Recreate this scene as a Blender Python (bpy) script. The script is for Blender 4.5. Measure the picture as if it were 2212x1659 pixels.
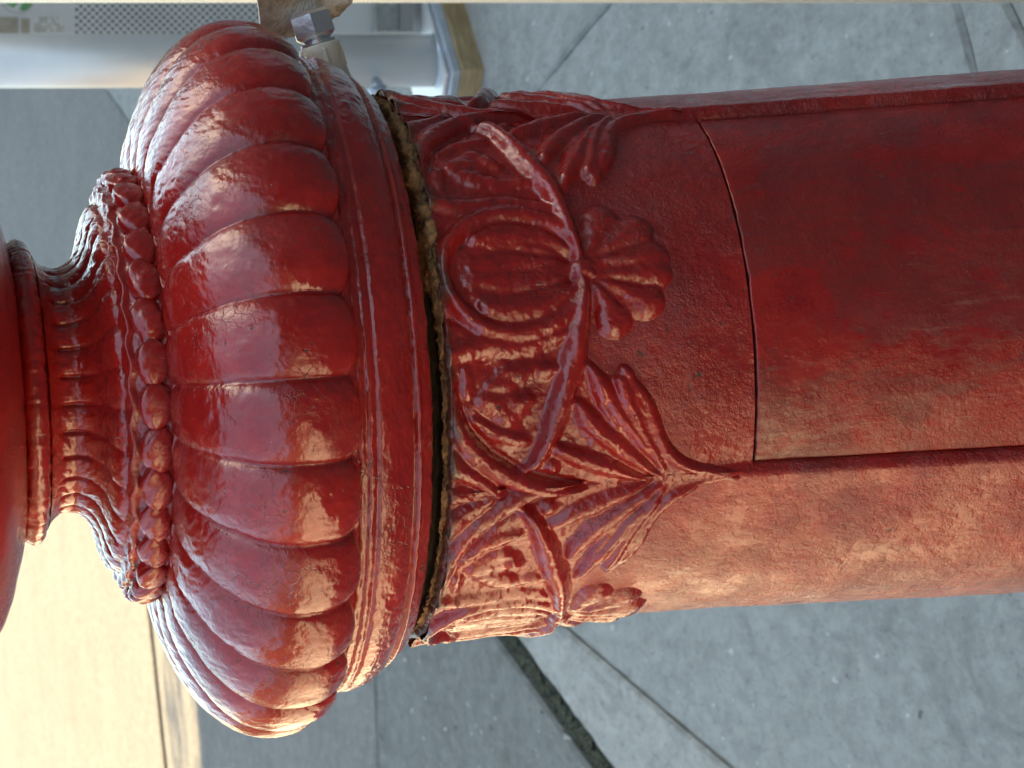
import bpy, math
import numpy as np
from mathutils import Vector, Matrix

# ------------------------------------------------------------------ camera
F = 6500.0                 # focal length in picture units (picture 2212 wide)
D = 1.27                   # camera to post axis
ZC = 1.30                  # camera height
PITCH = math.radians(13.7)
ROLL = math.radians(3.63)
K = D / F                  # metres per picture unit at the post
CX = -47.4 * K

sc = bpy.context.scene
for o in list(bpy.data.objects):
    bpy.data.objects.remove(o)
COL = sc.collection

Ru = Vector((1, 0, 0))
Fw = Vector((0, math.cos(PITCH), -math.sin(PITCH)))
Uu = Ru.cross(Fw)
cr, sr = math.cos(ROLL), math.sin(ROLL)
Rc = -cr * Uu - sr * Ru
Uc = -sr * Uu + cr * Ru
CAM = Vector((CX, -D, ZC))
cam = bpy.data.cameras.new('camera')
camo = bpy.data.objects.new('camera', cam)
COL.objects.link(camo)
M = Matrix((Rc, Uc, -Fw)).transposed().to_4x4()
M.translation = CAM
camo.matrix_world = M
cam.sensor_width = 36
cam.lens = 36 * F / 2212
cam.clip_start = 0.05
cam.clip_end = 2000
cam.dof.use_dof = True
cam.dof.focus_distance = 1.17
cam.dof.aperture_fstop = 56
sc.camera = camo

# ------------------------------------------------------------------ light
SUN_EL = math.radians(40)
SUN_AZ = math.radians(70)          # from +Y towards +X
w = bpy.data.worlds.new('World')
sc.world = w
w.use_nodes = True
nt = w.node_tree
bg = nt.nodes['Background']
sky = nt.nodes.new('ShaderNodeTexSky')
sky.sky_type = 'NISHITA'
sky.sun_disc = False
sky.sun_elevation = SUN_EL
sky.sun_rotation = SUN_AZ
sky.air_density = 1.0
sky.dust_density = 0.9
wb = nt.nodes.new('ShaderNodeMix')
wb.data_type = 'RGBA'; wb.blend_type = 'MULTIPLY'
wb.inputs[0].default_value = 1.0
wb.inputs[7].default_value = (1.10, 1.0, 0.76, 1)      # daylight white balance of the photograph
nt.links.new(sky.outputs[0], wb.inputs[6])
nt.links.new(wb.outputs[2], bg.inputs[0])
bg.inputs[1].default_value = 0.13
sun = bpy.data.lights.new('sun', 'SUN')
sun.energy = 5.0
sun.angle = math.radians(0.6)
sun.color = (1.0, 0.72, 0.37)
suno = bpy.data.objects.new('sun', sun)
COL.objects.link(suno)
sdir = Vector((math.sin(SUN_AZ) * math.cos(SUN_EL), math.cos(SUN_AZ) * math.cos(SUN_EL), math.sin(SUN_EL)))
suno.rotation_euler = sdir.to_track_quat('Z', 'Y').to_euler()
suno.location = (30, 0, 30)
sc.view_settings.view_transform = 'Standard'
sc.view_settings.look = 'None'
sc.view_settings.gamma = 1
sc.view_settings.exposure = 2.2

# ------------------------------------------------------------------ helpers
def ray(px, py):
    return (Rc * (px - 1106) + Uc * (829.5 - py) + Fw * F).normalized()
def ground_at(px, py, z=0.0):
    d = ray(px, py)
    return CAM + d * ((z - CAM.z) / d.z)
def at_y(px, py, Y):
    d = ray(px, py)
    return CAM + d * ((Y - CAM.y) / d.y)
def z_of(t):                      # height on the post axis for a place t along it
    t = np.asarray(t, dtype=float)
    return ZC - D * np.tan(PITCH + np.arctan((t - 1106) / cr / F))
def gp(t):                        # keeps proportions true along the post
    e = PITCH + np.arctan((np.minimum(np.asarray(t, dtype=float), 2300) - 1106) / cr / F)
    e0 = PITCH + math.atan((540 - 1106) / cr / F)
    return np.cos(e - PITCH) / np.cos(e) / (math.cos(e0 - PITCH) / math.cos(e0))
TT = np.linspace(-1500, 5200, 4000)
ZT = z_of(TT)
def t_of(z):
    return np.interp(-np.asarray(z), -ZT, TT)
def surf(px, py, R):              # angle (deg, + towards -X) and place t on a cylinder of radius R
    d = ray(px, py)
    a = d.x ** 2 + d.y ** 2
    b = 2 * (CAM.x * d.x + CAM.y * d.y)
    c = CAM.x ** 2 + CAM.y ** 2 - R * R
    s = (-b - math.sqrt(max(0, b * b - 4 * a * c))) / (2 * a)
    p = CAM + d * s
    return math.degrees(math.atan2(-p.x, -p.y)), float(t_of(p.z))

def link(name, me, mat=None, parent=None):
    o = bpy.data.objects.new(name, me)
    COL.objects.link(o)
    if mat is not None and me is not None:
        me.materials.clear()
        me.materials.append(mat)
    if parent is not None:
        o.parent = parent
    return o
def tag(o, label=None, cat=None, group=None, kind=None):
    if label: o['label'] = label
    if cat: o['category'] = cat
    if group: o['group'] = group
    if kind: o['kind'] = kind
    return o
def empty(name, loc=(0, 0, 0)):
    o = bpy.data.objects.new(name, None)
    COL.objects.link(o)
    o.location = loc
    o.empty_display_size = 0.1
    return o
def mesh_np(name, V, Q, smooth=True):
    me = bpy.data.meshes.new(name)
    V = np.ascontiguousarray(V, dtype=np.float32)
    Q = np.ascontiguousarray(Q, dtype=np.int32)
    n = len(Q)
    me.vertices.add(len(V)); me.vertices.foreach_set('co', V.ravel())
    me.loops.add(n * 4); me.loops.foreach_set('vertex_index', Q.ravel())
    me.polygons.add(n)
    me.polygons.foreach_set('loop_start', np.arange(n, dtype=np.int32) * 4)
    me.polygons.foreach_set('loop_total', np.full(n, 4, dtype=np.int32))
    me.polygons.foreach_set('use_smooth', np.full(n, smooth))
    me.update(calc_edges=True)
    me.validate()
    return me
def mesh_py(name, V, Fc, smooth=False):
    me = bpy.data.meshes.new(name)
    me.from_pydata([tuple(v) for v in V], [], Fc)
    me.update()
    if smooth:
        for p in me.polygons: p.use_smooth = True
    return me

def _hash(ix, iy, seed):
    h = (ix.astype(np.int64) * 374761393 + iy.astype(np.int64) * 668265263 + seed * 1442695041) & 0xFFFFFFFF
    h = ((h ^ (h >> 13)) * 1274126177) & 0xFFFFFFFF
    h = (h ^ (h >> 16)) & 0xFFFFFFFF
    return h / 4294967295.0
def vn(x, y, seed=0):
    ix = np.floor(x); iy = np.floor(y)
    fx = x - ix; fy = y - iy
    fx = fx * fx * (3 - 2 * fx); fy = fy * fy * (3 - 2 * fy)
    a = _hash(ix, iy, seed); b = _hash(ix + 1, iy, seed)
    c = _hash(ix, iy + 1, seed); d = _hash(ix + 1, iy + 1, seed)
    return (a + (b - a) * fx) * (1 - fy) + (c + (d - c) * fx) * fy - 0.5
def fbm(x, y, seed=0, octv=4):
    s = 0; amp = 1
    for i in range(octv):
        s = s + amp * vn(x * 2 ** i + 13.7 * i, y * 2 ** i + 7.1 * i, seed + i)
        amp *= 0.5
    return s
def ss(a, b, x):
    u = np.clip((x - a) / (b - a), 0, 1)
    return u * u * (3 - 2 * u)

# ------------------------------------------------------------------ materials
class NT:
    def __init__(s, name):
        s.m = bpy.data.materials.new(name)
        s.m.use_nodes = True
        s.t = s.m.node_tree
        s.b = s.t.nodes['Principled BSDF']
        s.tc = s.t.nodes.new('ShaderNodeTexCoord')
    def n(s, ty, **kw):
        nd = s.t.nodes.new(ty)
        for k, v in kw.items():
            if k.startswith('i_'):
                key = k[2:].replace('_', ' ')
                nd.inputs[key].default_value = v
            else:
                setattr(nd, k, v)
        return nd
    def l(s, a, b): s.t.links.new(a, b)
    def co(s, scale=(1, 1, 1)):
        mp = s.n('ShaderNodeMapping')
        mp.inputs['Scale'].default_value = scale
        s.l(s.tc.outputs['Object'], mp.inputs[0])
        return mp.outputs[0]
    def noise(s, scale, detail=4, rough=0.6, st=(1, 1, 1), dist=0.0):
        nd = s.n('ShaderNodeTexNoise', i_Scale=scale, i_Detail=detail, i_Roughness=rough, i_Distortion=dist)
        s.l(s.co(st), nd.inputs['Vector'])
        return nd.outputs['Fac']
    def ramp(s, fac, stops):
        r = s.n('ShaderNodeValToRGB')
        e = r.color_ramp.elements
        while len(e) < len(stops): e.new(0.5)
        for k, (p, c) in enumerate(stops):
            e[k].position = p
            e[k].color = (c, c, c, 1) if isinstance(c, (int, float)) else (*c, 1)
        s.l(fac, r.inputs[0])
        return r.outputs[0]
    def mix(s, fac, a, b):
        m = s.n('ShaderNodeMix', data_type='RGBA')
        if isinstance(fac, (int, float)): m.inputs[0].default_value = fac
        else: s.l(fac, m.inputs[0])
        for v, i in ((a, 6), (b, 7)):
            if isinstance(v, tuple): m.inputs[i].default_value = (*v, 1)
            else: s.l(v, m.inputs[i])
        return m.outputs[2]
    def math(s, op, a, b=None):
        m = s.n('ShaderNodeMath', operation=op)
        for v, i in ((a, 0), (b, 1)):
            if v is None: continue
            if isinstance(v, (int, float)): m.inputs[i].default_value = v
            else: s.l(v, m.inputs[i])
        return m.outputs[0]
    def bump(s, h, dist, strength=1.0, prev=None):
        b = s.n('ShaderNodeBump')
        b.inputs['Strength'].default_value = strength
        b.inputs['Distance'].default_value = dist
        s.l(h, b.inputs['Height'])
        if prev is not None: s.l(prev, b.inputs['Normal'])
        return b.outputs[0]
    def set(s, key, v):
        if isinstance(v, (int, float)): s.b.inputs[key].default_value = v
        elif isinstance(v, tuple): s.b.inputs[key].default_value = (*v, 1)
        else: s.l(v, s.b.inputs[key])

JOINT_Z = float(z_of(832))
def red_paint(name, grain=1.0, wrinkle=1.0, film=0.0, chips=0.5, cracks=0.8, rough=(0.14, 0.34), scuff=False, coat=0.85, stain=0.0):
    p = NT(name)
    n1 = p.noise(22, 5, 0.65)
    n2 = p.noise(160, 4, 0.7)
    col = p.mix(p.ramp(n1, [(0.35, 0.0), (0.65, 1.0)]), (0.29, 0.010, 0.010), (0.45, 0.019, 0.013))
    col = p.mix(p.math('MULTIPLY', p.ramp(n2, [(0.5, 0.0), (0.75, 1.0)]), 0.45), col, (0.19, 0.010, 0.014))
    # fine cracks in the thick paint
    vo = p.n('ShaderNodeTexVoronoi', feature='DISTANCE_TO_EDGE', i_Scale=150.0)
    nz = p.n('ShaderNodeTexNoise', i_Scale=60.0, i_Detail=4.0)
    p.l(p.co(), nz.inputs['Vector'])
    va = p.n('ShaderNodeVectorMath', operation='SCALE'); va.inputs['Scale'].default_value = 0.018
    p.l(nz.outputs['Color'], va.inputs[0])
    vb = p.n('ShaderNodeVectorMath', operation='ADD')
    p.l(p.co(), vb.inputs[0]); p.l(va.outputs[0], vb.inputs[1])
    p.l(vb.outputs[0], vo.inputs['Vector'])
    crack = p.ramp(vo.outputs['Distance'], [(0.0, 1.0), (0.03, 0.0)])
    cmask = p.ramp(p.noise(30, 3, 0.5), [(0.54, 0.0), (0.66, 1.0)])
    crack = p.math('MULTIPLY', crack, cmask)
    crack = p.math('MULTIPLY', crack, cracks)
    col = p.mix(p.math('MULTIPLY', crack, 0.75), col, (0.03, 0.006, 0.006))
    # chips through to dark iron and small pale specks
    ch = p.ramp(p.noise(130, 5, 0.7), [(0.685 - 0.02 * chips, 0.0), (0.70 - 0.02 * chips, 1.0)])
    col = p.mix(p.math('MULTIPLY', ch, 0.85), col, (0.035, 0.028, 0.02))
    sp = p.ramp(p.noise(420, 2, 0.5), [(0.74, 0.0), (0.77, 1.0)])
    col = p.mix(p.math('MULTIPLY', sp, 0.35), col, (0.42, 0.2, 0.17))
    r = p.ramp(p.noise(48, 6, 0.75), [(0.35, rough[0]), (0.65, rough[1])])
    dull = p.ramp(p.noise(24, 8, 0.78, dist=0.1), [(0.53, 0.0), (0.60, 1.0)])
    dull = p.math('MULTIPLY', dull, p.ramp(p.noise(380, 4, 0.7), [(0.35, 0.3), (0.6, 1.0)]))
    col = p.mix(p.math('MULTIPLY', dull, 0.3), col, (0.24, 0.035, 0.03))
    r = p.mix(p.math('MULTIPLY', dull, 0.7), r, (0.5, 0.5, 0.5))
    cr_ = p.math('ADD', 0.09, p.math('MULTIPLY', dull, 0.22))
    # rust and dirt bleeding from the joint under the dome
    sx = p.n('ShaderNodeSeparateXYZ'); p.l(p.tc.outputs['Object'], sx.inputs[0])
    dz_ = p.math('ABSOLUTE', p.math('SUBTRACT', sx.outputs['Z'], JOINT_Z))
    stn = p.math('ADD', p.math('DIVIDE', dz_, 0.0085), p.math('MULTIPLY', p.noise(42, 6, 0.7, st=(1, 1, 0.5)), 2.2))
    stn = p.ramp(p.math('DIVIDE', stn, 3.0), [(0.46, 1.0), (0.62, 0.0)])
    stn = p.math('MULTIPLY', stn, stain)
    col = p.mix(stn, col, (0.085, 0.042, 0.02))
    r = p.mix(stn, r, (0.7, 0.7, 0.7))
    if film > 0:
        fm = p.ramp(p.noise(15, 7, 0.72, st=(1, 1, 0.4), dist=0.5), [(0.495, 0.0), (0.512, 1.0)])
        fn = p.ramp(p.noise(300, 4, 0.7, st=(1, 1, 0.25)), [(0.3, 0.35), (0.6, 1.0)])
        fm = p.math('MULTIPLY', fm, fn)
        sk = p.ramp(p.noise(330, 5, 0.7, st=(1, 1, 0.05)), [(0.60, 0.0), (0.66, 1.0)])
        sk = p.math('MULTIPLY', sk, p.ramp(p.noise(17, 4, 0.6), [(0.5, 0.0), (0.6, 0.5)]))
        col = p.mix(sk, col, (0.36, 0.17, 0.13))
        fm = p.math('MULTIPLY', fm, film)
        col = p.mix(fm, col, (0.17, 0.032, 0.028))
        r = p.mix(fm, r, (0.48, 0.48, 0.48))
    if scuff:                          # pale rubbed dust at the door corner and along its edge
        for (cx_, cy_, cz_, rad_, amt) in ((-0.050, -0.098, 0.912, 0.036, 0.65), (-0.030, -0.106, 0.86, 0.05, 0.14), (-0.01, -0.11, 0.78, 0.06, 0.12)):
            vd = p.n('ShaderNodeVectorMath', operation='DISTANCE')
            p.l(p.co((1, 1, 0.6)), vd.inputs[0]); vd.inputs[1].default_value = (cx_, cy_, cz_ * 0.6)
            fall = p.ramp(p.math('DIVIDE', vd.outputs['Value'], rad_), [(0.15, 1.0), (1.0, 0.0)])
            brk = p.ramp(p.noise(230, 6, 0.75, st=(1, 1, 0.3)), [(0.46, 0.0), (0.58, 1.0)])
            sm = p.math('MULTIPLY', p.math('MULTIPLY', fall, brk), amt)
            col = p.mix(sm, col, (0.52, 0.26, 0.16))
            r = p.mix(sm, r, (0.7, 0.7, 0.7))
    p.set('Base Color', col)
    p.set('Roughness', r)
    p.set('IOR', 1.5)
    p.b.inputs['Specular IOR Level'].default_value = 0.3
    p.b.inputs['Coat Weight'].default_value = coat
    p.l(cr_, p.b.inputs['Coat Roughness'])
    p.b.inputs['Coat IOR'].default_value = 1.68
    b = p.bump(p.noise(55, 3, 0.5, dist=0.4), 0.0016 * wrinkle, 0.6)
    rid = p.n('ShaderNodeTexNoise', i_Scale=120.0, i_Detail=5.0, i_Roughness=0.62, i_Distortion=1.2)
    rid.noise_type = 'RIDGED_MULTIFRACTAL' if hasattr(rid, 'noise_type') else rid.noise_type
    p.l(p.co(), rid.inputs['Vector'])
    b = p.bump(rid.outputs['Fac'], 0.00034 * wrinkle, 0.6, b)
    gm = p.ramp(p.noise(30, 6, 0.7), [(0.38, 0.15), (0.62, 1.0)])
    b = p.bump(p.math('MULTIPLY', p.noise(760, 4, 0.7), gm), 0.0005 * grain, 0.8, b)
    b = p.bump(p.math('MULTIPLY', p.noise(270, 5, 0.75), gm), 0.0007 * grain, 0.6, b)
    b = p.bump(crack, -0.0003, 0.6, b)
    b = p.bump(ch, -0.0004, 0.8, b)
    p.l(b, p.b.inputs['Normal'])
    p.l(b, p.b.inputs['Coat Normal'])
    return p.m

def simple(name, c1, c2, scale, rough=0.5, metal=0.0, bump=0.0, bscale=None, st=(1, 1, 1), detail=5):
    p = NT(name)
    n = p.noise(scale, detail, 0.65, st=st)
    p.set('Base Color', p.mix(p.ramp(n, [(0.35, 0.0), (0.65, 1.0)]), c1, c2))
    p.set('Roughness', rough)
    p.set('Metallic', metal)
    if bump:
        p.l(p.bump(p.noise(bscale or scale * 3, 5, 0.65, st=st), bump, 0.8), p.b.inputs['Normal'])
    return p.m

def concrete(name, a, b, dark, spots=0.5):
    p = NT(name)
    c = p.mix(p.ramp(p.noise(1.9, 7, 0.65, st=(1, .5, 1)), [(0.3, 0.0), (0.7, 1.0)]), a, b)
    c = p.mix(p.math('MULTIPLY', p.ramp(p.noise(30, 6, 0.78, st=(1, .4, 1)), [(0.4, 0.0), (0.66, 1.0)]), 0.6), c, tuple(min(1, x * 1.5) for x in b))
    c = p.mix(p.math('MULTIPLY', p.ramp(p.noise(7, 8, 0.8, dist=0.8, st=(1, .45, 1)), [(0.5, 0.0), (0.68, 1.0)]), spots), c, dark)
    c = p.mix(p.math('MULTIPLY', p.ramp(p.noise(75, 4, 0.7, st=(1, .4, 1)), [(0.56, 0.0), (0.68, 1.0)]), 0.5 * spots + 0.15), c, dark)
    c = p.mix(p.math('MULTIPLY', p.ramp(p.noise(24, 3, 0.6, st=(1, .4, 1)), [(0.69, 0.0), (0.72, 1.0)]), 0.8), c, tuple(x * 0.7 for x in dark))
    c = p.mix(p.math('MULTIPLY', p.ramp(p.noise(47, 2, 0.5, st=(1, .4, 1)), [(0.70, 0.0), (0.74, 1.0)]), 0.7), c, (0.6, 0.6, 0.57))
    p.set('Base Color', c)
    p.set('Roughness', 0.85)
    p.l(p.bump(p.noise(110, 6, 0.75), 0.004, 0.9), p.b.inputs['Normal'])
    return p.m

M_dome = red_paint('gloss_red_paint', stain=0.75, grain=0.5, wrinkle=1.0, rough=(0.10, 0.28))
M_shaft = red_paint('gloss_red_paint_grainy', stain=0.85, grain=2.0, wrinkle=0.9, chips=0.4, cracks=0.35, coat=0.8, rough=(0.2, 0.42))
M_orn = red_paint('gloss_red_paint_thick', stain=0.85, grain=0.6, wrinkle=1.6, chips=0.8, rough=(0.12, 0.3))
M_door = red_paint('red_paint_filmed', grain=0.9, wrinkle=0.35, film=0.55, scuff=True, coat=0.6, chips=0.1, cracks=0.0, rough=(0.24, 0.4))
M_bulb = red_paint('red_paint_smooth', grain=0.8, wrinkle=0.3, chips=0.1, cracks=0.1, rough=(0.3, 0.4))
M_rust = simple('rusty_filler', (0.09, 0.042, 0.018), (0.50, 0.28, 0.12), 90, rough=0.9, bump=0.002, bscale=260)
M_dark = simple('dark_gap', (0.008, 0.006, 0.005), (0.03, 0.02, 0.012), 150, rough=0.95, bump=0.001)
M_conc = concrete('pavement_concrete', (0.225, 0.235, 0.222), (0.30, 0.31, 0.292), (0.08, 0.087, 0.085))
M_curb = concrete('kerb_concrete', (0.27, 0.275, 0.255), (0.36, 0.365, 0.34), (0.10, 0.11, 0.09), 0.7)
M_asph = concrete('gutter_asphalt', (0.12, 0.128, 0.122), (0.17, 0.18, 0.168), (0.06, 0.065, 0.06), 0.6)
M_far = concrete('roadway_concrete', (0.14, 0.142, 0.138), (0.185, 0.187, 0.18), (0.10, 0.102, 0.10), 0.5)
M_bark = simple('bark', (0.06, 0.045, 0.03), (0.12, 0.09, 0.06), 30, rough=0.9)
M_leaf = simple('leaf_green', (0.03, 0.06, 0.015), (0.07, 0.11, 0.03), 12, rough=0.6)
M_grit = simple('grit_and_moss', (0.012, 0.015, 0.01), (0.12, 0.13, 0.08), 90, rough=0.9)
M_bounce = concrete('bounce_paving', (0.60, 0.56, 0.47), (0.68, 0.64, 0.55), (0.36, 0.34, 0.3), 0.3)
M_dim = concrete('dim_reflection_ground', (0.04, 0.042, 0.042), (0.065, 0.065, 0.062), (0.03, 0.03, 0.03), 0.3)
M_soil = simple('joint_moss_dirt', (0.008, 0.009, 0.008), (0.03, 0.038, 0.015), 14, rough=0.95, bump=0.01)
M_galv = simple('galvanised_tube', (0.70, 0.71, 0.70), (0.80, 0.80, 0.78), 3, rough=0.42, metal=0.4)
M_galv2 = simple('galvanised_plate', (0.40, 0.47, 0.55), (0.56, 0.62, 0.68), 12, rough=0.3, metal=0.5)
M_panel = simple('grey_sheet_metal', (0.66, 0.65, 0.64), (0.75, 0.74, 0.72), 8, rough=0.45, metal=0.2)
M_green = simple('dark_green_backing', (0.015, 0.045, 0.03), (0.03, 0.07, 0.045), 20, rough=0.8)
M_grn = simple('green_print', (0.12, 0.36, 0.13), (0.2, 0.44, 0.18), 30, rough=0.5)
M_wht = simple('white_print', (0.66, 0.66, 0.62), (0.74, 0.74, 0.70), 60, rough=0.5)
M_brn = simple('tan_print', (0.34, 0.30, 0.23), (0.46, 0.40, 0.31), 60, rough=0.6)
M_wood = simple('sawn_timber', (0.30, 0.21, 0.10), (0.50, 0.38, 0.21), 14, rough=0.75, st=(1, 1, 9), bump=0.002)
M_zinc = simple('zinc_nut', (0.8, 0.82, 0.85), (0.92, 0.93, 0.95), 60, rough=0.28, metal=0.8, bump=0.0003, bscale=300)
M_nylon = simple('cream_nylon', (0.9, 0.9, 0.72), (0.94, 0.93, 0.8), 40, rough=0.35)
M_plate = simple('flaking_steel_plate', (0.55, 0.43, 0.24), (0.96, 0.92, 0.8), 130, rough=0.5, metal=0.0, bump=0.0012, bscale=240)
M_cream = simple('cream_pole_paint', (0.86, 0.86, 0.72), (0.9, 0.9, 0.78), 5, rough=0.4)
M_brick = simple('dark_brick', (0.05, 0.03, 0.025), (0.09, 0.055, 0.045), 3, rough=0.9)
M_stucco = simple('grey_stucco', (0.13, 0.13, 0.13), (0.19, 0.185, 0.18), 2, rough=0.9)
M_glass = simple('window_glass', (0.02, 0.025, 0.03), (0.03, 0.035, 0.04), 2, rough=0.08)
M_trim = simple('painted_trim', (0.3, 0.3, 0.28), (0.35, 0.34, 0.32), 4, rough=0.6)

# ------------------------------------------------------------------ ground
def poly_clip(P, n, c):            # keep points with n.p >= c
    out = []
    for i in range(len(P)):
        a, b = P[i], P[(i + 1) % len(P)]
        da, db = n[0] * a[0] + n[1] * a[1] - c, n[0] * b[0] + n[1] * b[1] - c
        if da >= 0: out.append(a)
        if (da >= 0) != (db >= 0):
            u = da / (da - db)
            out.append((a[0] + (b[0] - a[0]) * u, a[1] + (b[1] - a[1]) * u))
    return out
def line(p, q, side, gap=0.0):     # half plane on the side of picture point 'side'
    A, B, S = ground_at(*p), ground_at(*q), ground_at(*side)
    n = Vector((B.y - A.y, A.x - B.x)).normalized()
    c = n.x * A.x + n.y * A.y
    if n.x * S.x + n.y * S.y < c: n, c = -n, -c
    return (n.x, n.y), c + gap
BIG = [(-250, -250), (250, -250), (250, 400), (-250, 400)]
ground = link('ground', mesh_py('ground', [(-400, -400, -0.02), (400, -400, -0.02), (400, 600, -0.02), (-400, 600, -0.02)], [(0, 1, 2, 3)]), M_soil)
tag(ground, kind='structure')
def slab(mat, planes, z=0.0, name='slab', bev=0.006):
    P = BIG
    for n, c in planes:
        P = poly_clip(P, n, c)
        if len(P) < 3: return
    rj = np.random.RandomState(len(P) * 7 + int(abs(P[0][0] * 100 + P[0][1] * 10)) % 1000)
    Q, T_ = [], []
    for i in range(len(P)):
        a, b2 = Vector(P[i]), Vector(P[(i + 1) % len(P)])
        d = (b2 - a); L_ = d.length
        if L_ < 1e-6: continue
        d /= L_
        n_ = Vector((-d.y, d.x))
        area = sum(P[j][0] * P[(j + 1) % len(P)][1] - P[(j + 1) % len(P)][0] * P[j][1] for j in range(len(P)))
        if area < 0: n_ = -n_
        c0 = (Vector((0, 5)) - a).dot(d)
        st = [0.0]
        u_ = max(0.03, c0 - 12)
        while u_ < min(L_ - 0.03, c0 + 12):
            st.append(u_); u_ += 0.035
        wob = 0
        for q_ in st:
            wob = 0.8 * wob + rj.uniform(-1, 1) * 0.0036
            chip = 0.008 if rj.rand() < 0.04 else 0
            inn = abs(wob) + chip + 0.001 if q_ > 0 else 0
            pt = a + d * q_
            Q.append(pt)
            T_.append(pt + n_ * (bev * 0.6 + inn))
    k = len(Q)
    V = [(q.x, q.y, -0.05) for q in Q] + [(q.x, q.y, z - bev) for q in Q] + [(q.x, q.y, z) for q in T_]
    Fc = [tuple(2 * k + i for i in range(k))]
    for i in range(k):
        j = (i + 1) % k
        Fc.append((i, j, k + j, k + i)); Fc.append((k + i, k + j, 2 * k + j, 2 * k + i))
    return link(name, mesh_py(name, V, Fc), mat, ground)
L1 = ((1106, 1404), (1291, 1659)); L2 = ((1256, 1390), (1571, 1659)); L3 = ((1316, 5), (1166, 185))
L3b = ((1345, 5), (1192, 185)); L4 = ((2063, 0), (2101, 150)); L5 = ((2171, 0), (2200, 60))
L6 = ((322, 1330), (357, 1659)); L8 = ((806, 1380), (815, 1659))
near = (1900, 1400); far = (100, 1400)
g = 0.006
N1 = line(*L1, near, 0.034); F1 = line(*L1, far, 0.03)
N2 = line(*L2, near, 0.0045); F2 = line(*L2, far, 0.003)
slab(M_curb, [N1, F2], 0.0, 'kerb_slab')
base = [N1, N2]
r3 = (1700, 100); l3 = (900, 100)
LX = ((-1, 0), 0.004); RX = ((1, 0), 0.004)
slab(M_conc, base + [line(*L3, l3, 0.0015), LX])
slab(M_conc, [line(*L1, near, 0.002), line(*L3, l3, 0.0015), RX])
slab(M_conc, base + [line(*L3, r3, 0.0015), line(*L4, (1500, 800), 0.003)])
slab(M_conc, base + [line(*L3, r3, 0.0015), line(*L4, (2205, 100), 0.003), line(*L5, (2120, 10), 0.003)])
slab(M_conc, base + [line(*L3, r3, 0.0015), line(*L4, (2205, 100), 0.003), line(*L5, (2212, 0), 0.003)])
slab(M_asph, [F1, line(*L8, (1000, 1600), 0.0)], -0.004)
LX = ((-1, 0), 0.004); RX = ((1, 0), 0.004)
slab(M_far, [F1, line(*L8, (600, 1600), 0.004), line(*L6, (600, 1600), 0.07), LX], 0.0)
slab(M_far, [F1, line(*L6, (100, 1600), 0.07), LX], 0.0)
slab(M_far, [line(*L1, far, 0.001), line(*L8, (600, 1600), 0.004), RX], 0.0)
for k in range(5):                                   # unseen pale slabs added to bounce sunlight onto the left of the post
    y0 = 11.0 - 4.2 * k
    slab(M_bounce, [((-1, 0), 1.85), ((1, 0), -14.5), ((0, -1), -y0), ((0, 1), y0 - 4.19)], 0.008)
slab(M_dim, [((1, 0), -1.8), ((-1, 0), -12.0), ((0, -1), -1.3), ((0, 1), -12.0)], 0.008, 'dim_reflection_patch')  # unseen dark ground added so the shaded side of the post reflects less

def grit():
    import random
    rg = random.Random(3)
    A, B = ground_at(1075, 1370), ground_at(1300, 1680)
    V, Fc = [], []
    for k in range(420):
        q = A + (B - A) * rg.random()
        n_ = Vector((-(B - A).y, (B - A).x, 0)).normalized()
        q = q + n_ * rg.gauss(0, 0.013)
        s_ = rg.uniform(0.002, 0.007) * (2.0 if rg.random() < 0.06 else 1)
        b = len(V)
        for d in ((1, 0, 0), (0, 1, 0), (-1, 0, 0), (0, -1, 0), (0.1, 0.1, 0.8)):
            V.append((q.x + d[0] * s_ * rg.uniform(0.7, 1.3), q.y + d[1] * s_ * rg.uniform(0.7, 1.3), (-0.014 if abs((q - A).dot(n_)) < 0.03 else 0.0) + d[2] * s_))
        Fc += [(b, b + 1, b + 4), (b + 1, b + 2, b + 4), (b + 2, b + 3, b + 4), (b + 3, b, b + 4)]
    o = link('joint_grit', mesh_py('joint_grit', V, Fc), M_grit)
    tag(o, kind='stuff', label='moss crumbs and grit along the dark joint beside the kerb', cat='grit')
grit()
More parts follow.
